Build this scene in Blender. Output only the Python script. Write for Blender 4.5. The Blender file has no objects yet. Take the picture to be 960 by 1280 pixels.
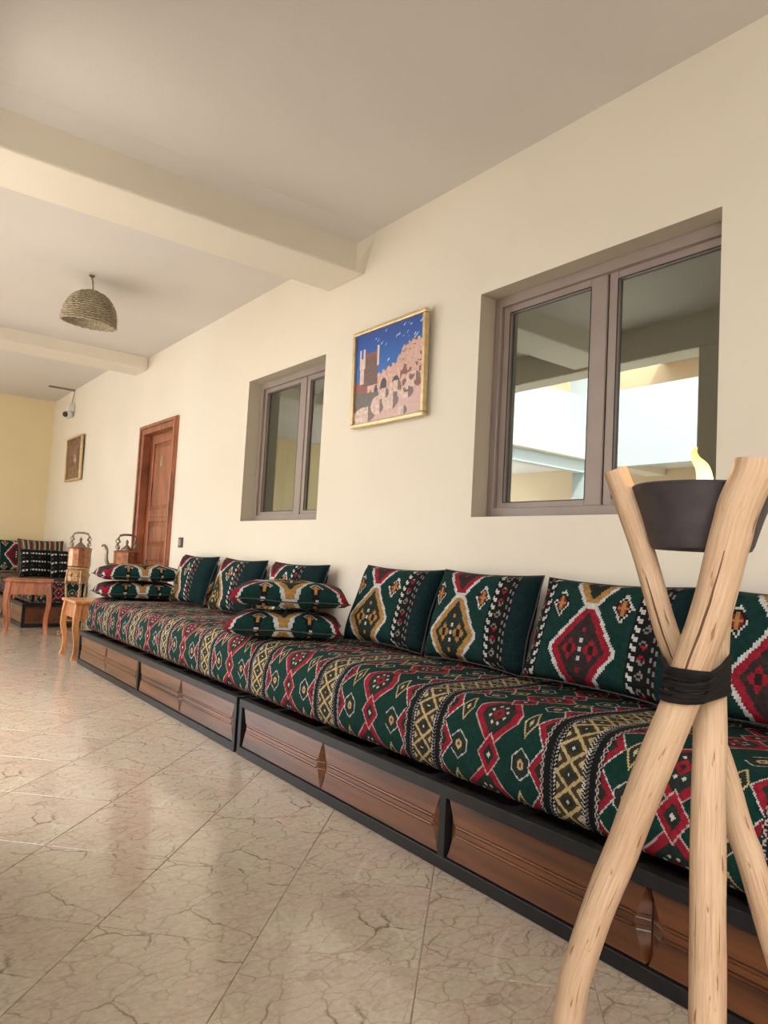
import bpy, bmesh, math, random
import numpy as np
from mathutils import Vector, Matrix, Euler
from mathutils import noise as mnoise
random.seed(7)
S = bpy.context.scene
C = S.collection
PI = math.pi

# ---------------------------------------------------------------- camera, world, sun, exposure
cam_d = bpy.data.cameras.new('camera'); cam = bpy.data.objects.new('camera', cam_d); C.objects.link(cam)
RX = Vector((0.7942531595596325, -0.6051498767139452, 0.05436492658541635))
DN = Vector((0.08271003051004296, 0.019043119958811514, -0.9963916952861769))
FW = Vector((0.6019310337427108, 0.7958837768765809, 0.06517702296131829))
UP = -DN; BK = -FW
cam.matrix_world = Matrix(((RX.x, UP.x, BK.x, 0), (RX.y, UP.y, BK.y, 0), (RX.z, UP.z, BK.z, 1.0), (0, 0, 0, 1)))
cam_d.sensor_fit = 'HORIZONTAL'; cam_d.sensor_width = 36.0; cam_d.lens = 892.3 / 960 * 36
cam_d.clip_start = 0.02
S.camera = cam
S.view_settings.view_transform = 'Standard'; S.view_settings.look = 'None'
S.view_settings.gamma = 1; S.view_settings.use_curve_mapping = False
S.view_settings.exposure = 2.35
w = bpy.data.worlds.new('sky'); S.world = w; w.use_nodes = True
bg = w.node_tree.nodes['Background']; bg.inputs[0].default_value = (0.93, 0.95, 1.0, 1); bg.inputs[1].default_value = 1.85
sun_d = bpy.data.lights.new('sun', 'SUN'); sun_d.energy = 2.4; sun_d.angle = 0.02; sun_d.color = (1, .94, .84)
sun = bpy.data.objects.new('sun', sun_d); C.objects.link(sun)
sun.rotation_euler = Vector((-.45, .5, -.85)).to_track_quat('-Z', 'Y').to_euler(); sun.location = (3, -4, 8)
# sky portal over the open courtyard (helps the sampling of real sky light, emits nothing itself)
pd = bpy.data.lights.new('sky_portal', 'AREA'); pd.shape = 'RECTANGLE'; pd.size = 5.2; pd.size_y = 11.4; pd.cycles.is_portal = True
po = bpy.data.objects.new('sky_portal', pd); C.objects.link(po); po.location = (-2.45, 1.9, 4.02)
pd2 = bpy.data.lights.new('sky_portal', 'AREA'); pd2.shape = 'RECTANGLE'; pd2.size = 4.2; pd2.size_y = 3.0; pd2.cycles.is_portal = True
po2 = bpy.data.objects.new('sky_portal', pd2); C.objects.link(po2); po2.location = (-4.7, 11.6, 1.55); po2.rotation_euler = (-PI / 2, 0, 0)

# ---------------------------------------------------------------- node expressions
class NT:
    def __init__(s, name):
        s.m = bpy.data.materials.new(name); s.m.use_nodes = True
        s.t = s.m.node_tree; s.n = s.t.nodes; s.b = s.n['Principled BSDF']; s.out = s.n['Material Output']
    def link(s, a, b): s.t.links.new(a, b)
    def math(s, op, *a):
        n = s.n.new('ShaderNodeMath'); n.operation = op
        for i, v in enumerate(a):
            v = v.s if isinstance(v, X) else v
            if isinstance(v, (int, float)): n.inputs[i].default_value = v
            else: s.link(v, n.inputs[i])
        return X(s, n.outputs[0])
    def coord(s, kind='Object', scale=(1, 1, 1)):
        n = s.n.new('ShaderNodeTexCoord'); m = s.n.new('ShaderNodeMapping'); m.inputs['Scale'].default_value = scale
        s.link(n.outputs[kind], m.inputs[0]); return m.outputs[0]
    def uv(s):
        n = s.n.new('ShaderNodeUVMap'); n.uv_map = 'uv'; p = s.n.new('ShaderNodeSeparateXYZ'); s.link(n.outputs[0], p.inputs[0])
        return X(s, p.outputs[0]), X(s, p.outputs[1])
    def noise(s, vec, scale, detail=4, rough=.5, dist=0):
        n = s.n.new('ShaderNodeTexNoise'); n.inputs['Scale'].default_value = scale; n.inputs['Detail'].default_value = detail
        n.inputs['Roughness'].default_value = rough; n.inputs['Distortion'].default_value = dist
        if vec is not None: s.link(vec, n.inputs['Vector'])
        return n
    def ramp(s, fac, stops):
        n = s.n.new('ShaderNodeValToRGB'); e = n.color_ramp.elements
        while len(e) < len(stops): e.new(.5)
        for k, (p, c) in enumerate(stops): e[k].position = p; e[k].color = (*c, 1) if len(c) == 3 else c
        s.link(fac.s if isinstance(fac, X) else fac, n.inputs[0]); return n.outputs[0]
    def mix(s, fac, a, b, blend='MIX'):
        n = s.n.new('ShaderNodeMix'); n.data_type = 'RGBA'; n.blend_type = blend
        for sock, v in ((n.inputs[0], fac), (n.inputs[6], a), (n.inputs[7], b)):
            v = v.s if isinstance(v, X) else v
            if isinstance(v, tuple): sock.default_value = (*v, 1)
            elif isinstance(v, (int, float)): sock.default_value = v
            else: s.link(v, sock)
        return n.outputs[2]
    def bump(s, h, strength=.3, dist=.01):
        n = s.n.new('ShaderNodeBump'); n.inputs['Strength'].default_value = strength; n.inputs['Distance'].default_value = dist
        s.link(h.s if isinstance(h, X) else h, n.inputs['Height']); s.link(n.outputs[0], s.b.inputs['Normal'])
    def set(s, **k):
        for a, v in k.items():
            i = s.b.inputs[{'color': 'Base Color', 'rough': 'Roughness', 'metal': 'Metallic', 'coat': 'Coat Weight', 'spec': 'Specular IOR Level', 'sheen': 'Sheen Weight', 'coatr': 'Coat Roughness'}[a]]
            v = v.s if isinstance(v, X) else v
            if isinstance(v, tuple): i.default_value = (*v, 1)
            elif isinstance(v, (int, float)): i.default_value = v
            else: s.link(v, i)
        return s.m
class X:
    def __init__(s, nt, sock): s.nt = nt; s.s = sock
    def __add__(a, b): return a.nt.math('ADD', a, b)
    __radd__ = __add__
    def __mul__(a, b): return a.nt.math('MULTIPLY', a, b)
    __rmul__ = __mul__
    def __sub__(a, b): return a.nt.math('SUBTRACT', a, b)
    def __rsub__(a, b): return a.nt.math('SUBTRACT', b, a)
    def __lt__(a, b): return a.nt.math('LESS_THAN', a, b)
    def __gt__(a, b): return a.nt.math('GREATER_THAN', a, b)
    def abs(a): return a.nt.math('ABSOLUTE', a)
    def fract(a): return a.nt.math('FRACT', a)
    def floor(a): return a.nt.math('FLOOR', a)
    def max(a, b): return a.nt.math('MAXIMUM', a, b)
    def min(a, b): return a.nt.math('MINIMUM', a, b)
    def snap(a, q): return a.nt.math('MULTIPLY_ADD', (a * (1 / q)).floor(), q, q / 2)
    def tri(a, P, c=0.0): return ((a * (1 / P) + (.5 - c / P)).fract() - .5).abs() * P     # distance to the nearest c + kP
    def ring(a, lo, hi): return (a > lo) * (a < hi)

def plain(name, col, rough=.6, metal=0, var=.12, scale=8, bump=0, coat=0, spec=.5):
    t = NT(name); v = t.noise(t.coord(), scale, 5)
    d = tuple(c * (1 - var) for c in col); l = tuple(min(1, c * (1 + var)) for c in col)
    t.set(color=t.ramp(v.outputs[0], [(.3, d), (.7, l)]), rough=rough, metal=metal, coat=coat, spec=spec)
    if bump: t.bump(t.noise(t.coord(), scale * 12, 3).outputs[0], bump, .004)
    return t.m
def wood(name, dark, light, scale=(1, 1, 1), rough=.35, coat=.3, g=14, bump=.08):
    t = NT(name); co = t.coord('Object', scale)
    n1 = t.noise(co, g, 6, .6, .6); n2 = t.noise(co, g * .25, 3, .5)
    c1 = t.ramp(n1.outputs[0], [(.3, dark), (.65, light)])
    c = t.mix(.55, c1, t.ramp(n2.outputs[0], [(.35, tuple(.55 * a for a in dark)), (.6, light)]))
    t.set(color=c, rough=rough, coat=coat, coatr=.25); t.bump(n1.outputs[0], bump, .004); return t.m

M = {}
def wall_mat(name, col, bump=.12):
    t = NT(name); co = t.coord()
    big = t.noise(co, 1.3, 3); fine = t.noise(co, 130, 3); mid = t.noise(co, 18, 4)
    c = t.ramp(big.outputs[0], [(.3, tuple(a * .95 for a in col)), (.7, col)])
    t.set(color=c, rough=.62, spec=.3)
    t.bump(X(t, mid.outputs[0]) * .5 + X(t, fine.outputs[0]) * .5, bump, .006); return t.m
M['wall'] = wall_mat('cream_plaster', (.78, .72, .615))
M['wall_far'] = wall_mat('yellow_plaster', (.84, .71, .45))
M['ceil'] = wall_mat('ceiling_plaster', (.70, .655, .62), .35)
M['white'] = wall_mat('white_render', (.50, .55, .55))
M['ochre'] = wall_mat('ochre_render', (.62, .47, .30))
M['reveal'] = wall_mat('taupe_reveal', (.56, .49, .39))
M['frame'] = plain('taupe_aluminium', (.30, .245, .222), .42, .0, .05)
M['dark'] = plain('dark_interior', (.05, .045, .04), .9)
M['gasket'] = plain('rubber_gasket', (.02, .018, .018), .6)
M['black'] = plain('black_steel', (.011, .011, .0115), .45, 0, .25, 20, .05, 0, .3)
M['pave'] = plain('courtyard_paving', (.55, .5, .42), .7)
M['grout'] = plain('grout', (.36, .29, .22), .8)
M['plastic'] = plain('white_plastic', (.75, .74, .7), .4)
M['darkplastic'] = plain('dark_plastic', (.05, .045, .045), .35)
M['gold'] = plain('gilt_moulding', (.62, .47, .26), .35, .55, .15, 30)
M['brown_frame'] = plain('brown_moulding', (.25, .16, .1), .4)
M['door'] = wood('red_brown_wood', (.17, .045, .018), (.40, .13, .055), (1, 6, .6), .38, .3)
M['door_dark'] = wood('dark_red_wood', (.09, .02, .01), (.2, .055, .025), (1, 6, .6), .4, .3)
M['panel'] = wood('varnished_walnut', (.026, .008, .004), (.17, .056, .019), (3.2, .30, 4.6), .34, .22, 9, .03)
M['table'] = wood('orange_wood', (.34, .115, .035), (.62, .26, .085), (5, 5, 1), .4, .3)
M['tableb'] = wood('red_orange_wood', (.22, .055, .016), (.47, .14, .038), (5, 5, 1), .4, .3)
M['copper'] = plain('aged_copper', (.36, .17, .10), .33, .85, .3, 25)
M['brass'] = plain('aged_brass', (.36, .23, .115), .35, .85, .35, 60, .3)
M['pewter'] = plain('tarnished_metal', (.27, .22, .17), .35, .85, .3, 40)
M['cord'] = plain('black_rubber_band', (.007, .0055, .005), .8, 0, .4, 60, .3, 0, .2)
M['iron'] = plain('blackened_iron_bowl', (.040, .031, .033), .55, 0, .3, 30, .15, 0, .4)
def stick_mat():
    t = NT('peeled_pole_wood'); co = t.coord('UV', (10, .9, 1))
    n = t.noise(co, 5, 7, .65, .7); k = t.noise(t.coord('UV', (7, 3.2, 1)), 2.1, 3, .5, .3); p = t.noise(t.coord('Object'), 7, 3)
    c = t.ramp(n.outputs[0], [(.28, (.30, .18, .10)), (.5, (.47, .31, .19)), (.72, (.57, .41, .27))])
    c = t.mix(X(t, p.outputs[0]).ring(.0, .9) * .25, c, t.ramp(p.outputs[0], [(.35, (.40, .225, .14)), (.6, (.56, .41, .275))]))
    kn = t.ramp(k.outputs[0], [(.655, (0, 0, 0)), (.70, (1, 1, 1))])
    c = t.mix(kn, c, (.24, .11, .05))
    cr = t.noise(t.coord('UV', (16, .55, 1)), 3.1, 2, .4, .3)
    crk = t.ramp(cr.outputs[0], [(.70, (0, 0, 0)), (.715, (1, 1, 1))])
    c = t.mix(crk, c, (.2, .1, .05))
    t.set(color=c, rough=.6, spec=.3); t.bump(X(t, n.outputs[0]) - X(t, crk) * .5, .35, .003); return t.m
M['stick'] = stick_mat()
M['stick_end'] = plain('sawn_end_grain', (.62, .42, .25), .8, 0, .15, 40)
M['crack'] = plain('drying_crack', (.10, .05, .025), .9)
def glass_mat():
    t = NT('reflective_tinted_glass'); t.n.remove(t.b)
    g = t.n.new('ShaderNodeBsdfGlossy'); g.inputs['Color'].default_value = (.88, .95, .92, 1); g.inputs['Roughness'].default_value = .012
    tr = t.n.new('ShaderNodeBsdfTransparent'); tr.inputs['Color'].default_value = (.35, .37, .35, 1)
    mx = t.n.new('ShaderNodeMixShader'); mx.inputs[0].default_value = .35
    t.link(tr.outputs[0], mx.inputs[1]); t.link(g.outputs[0], mx.inputs[2]); t.link(mx.outputs[0], t.out.inputs[0]); return t.m
M['glass'] = glass_mat()
def picture_glass():
    t = NT('picture_glass'); t.set(color=(1, 1, 1), rough=.05); t.b.inputs['Alpha'].default_value = .08; return t.m
def tile_mat():
    t = NT('marbled_floor_tile'); co = t.coord('Object')
    oi = t.n.new('ShaderNodeObjectInfo'); rn = X(t, oi.outputs['Random'])
    va = t.n.new('ShaderNodeVectorMath'); va.operation = 'ADD'; t.link(co, va.inputs[0])
    cb = t.n.new('ShaderNodeCombineXYZ'); t.link((rn * 3).floor().s, cb.inputs[2]); t.link(cb.outputs[0], va.inputs[1]); P = va.outputs[0]
    dn = t.noise(P, 9, 6, .6); dm = t.n.new('ShaderNodeMix'); dm.data_type = 'VECTOR'; dm.inputs[0].default_value = .07
    t.link(P, dm.inputs[4]); t.link(dn.outputs[1], dm.inputs[5])
    def vein(scale, lo, hi, stretch=None):
        src = dm.outputs[1]
        if stretch:
            mp = t.n.new('ShaderNodeMapping'); mp.inputs['Scale'].default_value = stretch; mp.inputs['Rotation'].default_value = (0, 0, .9); t.link(src, mp.inputs[0]); src = mp.outputs[0]
        v = t.n.new('ShaderNodeTexVoronoi'); v.feature = 'DISTANCE_TO_EDGE'; v.inputs['Scale'].default_value = scale; t.link(src, v.inputs['Vector'])
        return X(t, t.ramp(v.outputs['Distance'], [(lo, (1, 1, 1)), (hi, (0, 0, 0))]))
    br = X(t, t.ramp(t.noise(P, 5, 3).outputs[0], [(.42, (0, 0, 0)), (.6, (1, 1, 1))]))
    v1 = vein(4.2, .003, .017) * br; v2 = vein(11, .008, .04, (1, 2.2, 1)) * (1 - br * .4)
    n = t.noise(P, 3.2, 5, .6, .8); fi = t.noise(P, 55, 5, .7)
    c = t.ramp(n.outputs[0], [(.3, (.41, .30, .22)), (.48, (.47, .36, .275)), (.56, (.45, .37, .26)), (.62, (.49, .41, .30)), (.75, (.53, .45, .35))])
    c = t.mix(.32, c, t.ramp(fi.outputs[0], [(.35, (.33, .25, .18)), (.65, (.62, .54, .43))]))
    c = t.mix(v2 * .6, c, (.24, .155, .10)); c = t.mix(v1 * .85, c, (.15, .09, .055))
    wv = vein(2.3, .003, .016) * X(t, t.ramp(t.noise(P, 4.1, 2).outputs[0], [(.52, (0, 0, 0)), (.6, (1, 1, 1))]))
    c = t.mix(wv * .3, c, (.62, .56, .47))
    t.set(color=c, rough=.12, spec=.75); t.bump(X(t, t.noise(P, 9, 3).outputs[0]), .035, .01); return t.m
M['tile'] = tile_mat()

# ---- woven fabrics (patterns are threads of flat colour, stepped like the weave)
def fabric_finish(t, c, sc=900):
    u, v = t.uv()
    mott = t.noise(t.coord(), 60, 4, .7)
    c = t.mix(1.0, c, t.ramp(mott.outputs[0], [(.3, (.58, .58, .58)), (.7, (1.25, 1.25, 1.25))]), 'MULTIPLY')
    t.set(color=c, rough=.88, spec=.12)
    we = ((u * 260).fract() - .5).abs() + ((v * 260).fract() - .5).abs() + X(t, mott.outputs[0])
    t.bump(we, .3, .003); return t.m
GREEN = (.005, .032, .024); DGREEN = (.004, .018, .016); BLK = (.007, .008, .008); RED = (.25, .012, .024); PINK = (.46, .31, .30)
YEL = (.44, .34, .17); WHT = (.50, .50, .48); OLV = (.018, .026, .020); GOLD = (.34, .185, .055); GRY = (.19, .165, .15)
def mattress_mat():
    t = NT('kilim_mattress_fabric'); u, v = t.uv(); u = u.snap(.004); v = v.snap(.004)
    P = .634; a = u.tri(P); c = P / 2 - a
    db = v.tri(.262, .262); ds = .131 - db
    col = GREEN
    L = lambda mask, x: None
    def lay(mask, x):
        nonlocal col; col = t.mix(mask, col, x)
    # grey-green hexagons and yellow rhombs
    m3 = (c - .135).abs().max((c - .135).abs() * .6 + ds * .72)
    lay(m3 < .036, WHT); lay(m3 < .0325, OLV); lay(m3 < .013, YEL); lay(m3 < .0055, RED)
    m4 = (c - .137).abs() * (1 / .027) + db * (1 / .056)
    lay(m4 < 1.0, YEL); lay(m4 < .74, OLV); lay(m4 < .28, YEL); lay(m4 < .12, WHT)
    # red medallions
    m1 = c + (db - .018).max(0) * .98; m1 = m1.max(c)
    lay(m1 < .094, PINK); lay(m1 < .088, RED); lay(m1 < .060, OLV)
    r = c + db
    lay(r.ring(.010, .026), RED); lay(((c - .030).abs() + (db - .011).abs()) < .0065, WHT); lay(((c - .012).abs() + (db - .031).abs()) < .0065, WHT)
    m2 = c + ds * .72
    lay(m2 < .050, PINK); lay(m2 < .0445, RED); lay(m2 < .025, OLV); lay(m2 < .008, WHT)
    # red half medallions along the stripe
    tr = v.tri(.131, .0655) * (1 / .0655)
    e = a - tr * .05
    lay(e < .104, WHT); lay(e < .099, RED); lay(e < .076, OLV)
    lay(a < .104, DGREEN)
    ch = (a - .0965).abs() * 1.3 + v.tri(.022) * .8
    lay(ch < .0100, PINK); lay(ch < .0052, DGREEN)
    lay(a < .086, BLK)
    hb = ((v + a * .9) * (1 / .0115)).fract() < .42
    lay(hb * a.ring(.046, .056), WHT); lay((((v - a * .9) * (1 / .0115)).fract() < .42) * a.ring(.058, .068), GRY)
    lay(a < .044, (.05, .035, .02)); 
    an = a * (1 / .044); q = v.tri(.074) * (1 / .037)
    dd = an + q
    lay(dd < .50, OLV); lay((dd - .62).abs() < .12, (.045, .03, .015)); lay((dd - 1.0).abs() < .17, YEL); lay(dd < .14, WHT)
    lay((dd > 1.62) * (a < .044), YEL)
    return fabric_finish(t, col)
M['mattress'] = mattress_mat()
def cushion_mat(name, u0, v0, flip=0, stack=False):
    t = NT(name); u, v = t.uv(); u = ((u - u0) * 1.13).snap(.0088); v = (v - v0).snap(.0088)
    H = .36; w = u.abs(); par = (((v * (1 / H) + .5).floor() + flip) * .5).fract() > .25
    d = v.tri(H); d2 = H / 2 - d
    col = t.mix(0, (.006, .030, .026), BLK)
    def lay(mask, x):
        nonlocal col; col = t.mix(mask, col, x)
    R2 = RED; acc = t.mix(par, GOLD, R2); dkc = t.mix(par, OLV, (.03, .022, .022))
    m = w + d * .82
    lay(m < .184, WHT); lay(m < .164, acc); lay(m < .126, dkc)
    if stack:
        m5 = (w - .33).abs() + d * .82
        lay(m5 < .184, WHT); lay(m5 < .164, t.mix(par, R2, GOLD)); lay(m5 < .126, OLV)
    lay((d2 < .010) * (w < .034), WHT)
    f = (w - .057).abs() + (d - 0).abs(); fm = (w - .057).abs().max(d)
    lay(f < .046, acc); lay(fm.ring(.020, .05) * (f > .0), dkc) if False else None
    lay(fm < .016, (.02, .012, .01)); lay(((w - .057).abs() - d).abs().ring(-.1, .006) * fm.ring(.018, .04), dkc)
    cd = w * (1 / .011) + (d.tri(.034)) * (1 / .017)
    lay((cd < 1) * (d < .05), WHT); lay((cd < .42) * (d < .05), BLK)
    lay((w + (d - .078).abs()) < .014, acc)
    # small diamonds between the medallions
    kc = .150 if stack else .166
    g = (w - kc).abs() * (1 / (.041 if stack else .048)) + ((d - .138).abs() if stack else d2) * (1 / (.046 if stack else .060))
    lay(g < 1.05, WHT); lay((g.ring(.84, 1.05) * (((u + v) * (1 / .015)).fract() < .35)), BLK); lay(g < .80, BLK); lay(g < .62, RED); lay((g < .62) * ((w - kc).abs().min((d - .138).abs() if stack else d2) < .006), GOLD)
    if stack: return fabric_finish(t, col)
    # stripes
    st = ((v * (1 / .0352)).fract() < .5); s2 = (((v + .0088) * (1 / .0352)).fract() < .5)
    lay(w > .232, BLK)
    lay(w.ring(.2332, .2464) * st, WHT); lay(w.ring(.2464, .264) * s2, WHT)
    fl = (w - .292).abs() + v.tri(.056)
    fc = t.mix(((v * (1 / .168)).fract() < .34), GRY, t.mix(((v * (1 / .168) + .33).fract() < .34), RED, GOLD))
    lay(fl.ring(.009, .020), fc); 
    lay(w.ring(.3256, .3388) * st, GRY); lay(w.ring(.3388, .3564) * s2, GRY)
    lay(w > .356, (.005, .018, .020))
    return fabric_finish(t, col)
M['cushion_gold'] = cushion_mat('kilim_cushion_gold', -.095, -.095, 0)
M['cushion_gold_b'] = cushion_mat('kilim_cushion_gold_far', -.19, -.11, 0)
M['cushion_red'] = cushion_mat('kilim_cushion_red', -.04, -.085, 1)
M['cushion_stack'] = cushion_mat('kilim_cushion_stack', 0, -.038, 0, True)
M['cushion_far'] = cushion_mat('kilim_cushion_wine', 0, 0, 1)
def stripe_mat(name, cols, per, white=False, along='v'):
    t = NT(name); u, v = t.uv(); x = v if along == 'v' else u
    n = t.noise(t.coord(), 9, 2)
    x2 = x + X(t, n.outputs[0]) * .02
    rp = t.ramp((x2 * (1 / per)).fract(), [(k / len(cols), c) for k, c in enumerate(cols)])
    for nd in t.n:
        if nd.type == 'VALTORGB' and len(nd.color_ramp.elements) == len(cols): nd.color_ramp.interpolation = 'CONSTANT'
    col = rp
    if white:
        col = t.mix((v.tri(.11) < .010) * ((u * (1 / .035)).fract() < .65), BLK, WHT)
        col = t.mix((v.tri(.11, .055) < .006) * ((u * (1 / .09)).fract() < .3), col, (.09, .05, .05))
        col = t.mix(u.tri(.2, .1) < .013, col, (.006, .006, .006))
    return fabric_finish(t, col)
M['stripe_col'] = stripe_mat('striped_blanket', [(.03, .05, .03), (.30, .05, .06), (.35, .3, .16), (.04, .10, .05), (.02, .02, .02), (.4, .3, .22), (.12, .05, .04)], .13, along='u')
M['stripe_dark'] = stripe_mat('dark_dashed_weave', [(.02, .02, .02), (.02, .02, .02)], .1, True)
M['white_thread'] = plain('cream_thread', (.6, .5, .42), .9)

# ---------------------------------------------------------------- mesh helpers
def link(name, me, mats, parent=None, loc=(0, 0, 0), rot=None):
    o = bpy.data.objects.new(name, me); C.objects.link(o)
    for m in (mats if isinstance(mats, (list, tuple)) else [mats]):
        if len(me.materials) < 16 and m.name not in [x.name for x in me.materials]: me.materials.append(m)
    if parent: o.parent = parent
    o.location = loc
    if rot: o.rotation_euler = rot
    return o
def obj(name, bm, mats, parent=None, loc=(0, 0, 0), rot=None, smooth=False, auto=None):
    bmesh.ops.recalc_face_normals(bm, faces=bm.faces)
    me = bpy.data.meshes.new(name); bm.to_mesh(me); bm.free()
    if smooth:
        for p in me.polygons: p.use_smooth = True
        if auto is not None: me.set_sharp_from_angle(angle=math.radians(auto))
    return link(name, me, mats, parent, loc, rot)
def thing(name, label, cat, loc=(0, 0, 0), rz=0, group=None):
    o = bpy.data.objects.new(name, None); C.objects.link(o); o.empty_display_size = .1
    o.location = loc; o.rotation_euler = (0, 0, rz) if not isinstance(rz, tuple) else rz
    return tag(o, label, cat, group)
def tag(o, label, cat, group=None):
    o['label'] = label; o['category'] = cat
    if group: o['group'] = group
    return o
def st(o): o['kind'] = 'structure'; return o
def box(bm, x0, x1, y0, y1, z0, z1, bev=0, mi=0):
    vs = [bm.verts.new(p) for p in ((x0, y0, z0), (x1, y0, z0), (x1, y1, z0), (x0, y1, z0), (x0, y0, z1), (x1, y0, z1), (x1, y1, z1), (x0, y1, z1))]
    fs = [bm.faces.new([vs[i] for i in f]) for f in ((3, 2, 1, 0), (4, 5, 6, 7), (0, 1, 5, 4), (1, 2, 6, 5), (2, 3, 7, 6), (3, 0, 4, 7))]
    for f in fs: f.material_index = mi
    if bev:
        es = list({e for f in fs for e in f.edges})
        bmesh.ops.bevel(bm, geom=es, offset=bev, segments=1 if bev < .004 else 2, affect='EDGES', profile=.5)
def boxo(name, b, mat, parent=None, bev=0):
    bm = bmesh.new(); box(bm, *b, bev=bev); return obj(name, bm, mat, parent)
def tube(bm, pts, rad, seg=10, cap=True, uvl=None, flat=1.0):
    pts = [Vector(p) for p in pts]; n = len(pts); rad = rad if hasattr(rad, '__len__') else [rad] * n
    prev = None; rings = []; ln = 0; lens = []
    for i, p in enumerate(pts):
        d = (pts[min(i + 1, n - 1)] - pts[max(i - 1, 0)]).normalized()
        if prev is None: a = d.orthogonal().normalized()
        else: a = (prev - d * prev.dot(d)).normalized()
        prev = a; b = d.cross(a)
        rings.append([bm.verts.new(p + (a * math.cos(2 * PI * k / seg) + b * math.sin(2 * PI * k / seg) * flat) * rad[i]) for k in range(seg)])
        if i: ln += (p - pts[i - 1]).length
        lens.append(ln)
    for i in range(n - 1):
        for k in range(seg):
            f = bm.faces.new((rings[i][k], rings[i][(k + 1) % seg], rings[i + 1][(k + 1) % seg], rings[i + 1][k])); f.smooth = True
            if uvl is not None:
                for lp, (kk, ii) in zip(f.loops, ((k, i), (k + 1, i), (k + 1, i + 1), (k, i + 1))): lp[uvl].uv = (kk / seg, lens[ii] * 3)
    if cap:
        bm.faces.new(rings[0][::-1]); bm.faces.new(rings[-1])
    return rings
def tubeo(name, pts, rad, mat, parent=None, seg=10, auto=40):
    bm = bmesh.new(); tube(bm, pts, rad, seg); return obj(name, bm, mat, parent, smooth=True, auto=auto)
def lathe(bm, prof, seg=24, ctr=(0, 0, 0), close=False):
    rings = []
    for r, z in prof:
        rings.append([bm.verts.new((ctr[0] + r * math.cos(2 * PI * k / seg), ctr[1] + r * math.sin(2 * PI * k / seg), ctr[2] + z)) for k in range(seg)])
    for i in range(len(prof) - 1):
        for k in range(seg): bm.faces.new((rings[i][k], rings[i][(k + 1) % seg], rings[i + 1][(k + 1) % seg], rings[i + 1][k]))
    if close: bm.faces.new(rings[0][::-1]); bm.faces.new(rings[-1])
def latheo(name, prof, mat, parent=None, seg=24, ctr=(0, 0, 0), close=True, auto=35):
    bm = bmesh.new(); lathe(bm, prof, seg, ctr, close); return obj(name, bm, mat, parent, smooth=True, auto=auto)
def spline(pts, n=6):
    pts = [Vector(p) for p in pts]; out = []
    for i in range(len(pts) - 1):
        p0 = pts[max(i - 1, 0)]; p1 = pts[i]; p2 = pts[i + 1]; p3 = pts[min(i + 2, len(pts) - 1)]
        for k in range(n):
            s = k / n
            out.append(.5 * ((2 * p1) + (p2 - p0) * s + (2 * p0 - 5 * p1 + 4 * p2 - p3) * s * s + (3 * p1 - p0 - 3 * p2 + p3) * s ** 3))
    out.append(pts[-1]); return out
def unp(u, v, Z):     # design helper: a point Z metres deep on the sight line of pixel (u, v)
    return Vector((0, 0, 1)) + RX * ((u - 480) / 892.3 * Z) + DN * ((v - 640) / 892.3 * Z) + FW * Z

# ---------------------------------------------------------------- the setting
XW = 2.4; ZC = 2.95; YF = 11.5
W1 = (1.275, 2.48, 1.222, 2.318); W2 = (3.885, 4.975, 1.225, 2.30); DR = (6.39, 7.365, 0.0, 2.21)
def grid_wall(name, holes, a0, a1, z0, z1, x0, x1, mat, rev):
    ya = sorted({a0, a1} | {h[0] for h in holes} | {h[1] for h in holes}); za = sorted({z0, z1} | {h[2] for h in holes} | {h[3] for h in holes})
    bm = bmesh.new(); V = {}
    def vt(x, y, z):
        k = (round(x, 4), round(y, 4), round(z, 4))
        if k not in V: V[k] = bm.verts.new(k)
        return V[k]
    def solid(i, j):
        if i < 0 or j < 0 or i >= len(ya) - 1 or j >= len(za) - 1: return False
        cy = (ya[i] + ya[i + 1]) / 2; cz = (za[j] + za[j + 1]) / 2
        return not any(h[0] < cy < h[1] and h[2] < cz < h[3] for h in holes)
    for i in range(len(ya) - 1):
        for j in range(len(za) - 1):
            if not solid(i, j): continue
            y0, y1, zz0, zz1 = ya[i], ya[i + 1], za[j], za[j + 1]
            for x in (x0, x1): bm.faces.new((vt(x, y0, zz0), vt(x, y1, zz0), vt(x, y1, zz1), vt(x, y0, zz1)))
            for di, dj, q in ((-1, 0, ((y0, zz0), (y0, zz1))), (1, 0, ((y1, zz0), (y1, zz1))), (0, -1, ((y0, zz0), (y1, zz0))), (0, 1, ((y0, zz1), (y1, zz1)))):
                if not solid(i + di, j + dj):
                    f = bm.faces.new((vt(x0, *q[0]), vt(x0, *q[1]), vt(x1, *q[1]), vt(x1, *q[0])))
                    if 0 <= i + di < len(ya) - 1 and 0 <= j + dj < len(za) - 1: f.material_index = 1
    return st(obj(name, bm, [mat, rev]))
wall_r = grid_wall('wall_right', [W1, W2, DR], -4, YF + .2, 0, 3.2, XW, XW + .3, M['wall'], M['reveal'])
st(boxo('wall_far', (-2.6, 2.4, YF, YF + .2, 0, 3.2), M['wall_far'])); st(boxo('wall_far', (-7.2, -6.8, YF, YF + .2, 0, 3.2), M['wall_far']))  # unseen gap between the two pieces, added to let daylight into the far bay
st(boxo('wall_near', (-7, 2.4, -4.2, -4, 0, 3.2), M['wall']))
st(boxo('ceiling', (0.02, 2.4, -4, 7.42, ZC, 3.15), M['ceil']))
c2 = boxo('ceiling', (-7, 2.4, 7.42, YF, 3.08, 3.25), M['ceil']); st(c2)
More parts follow.
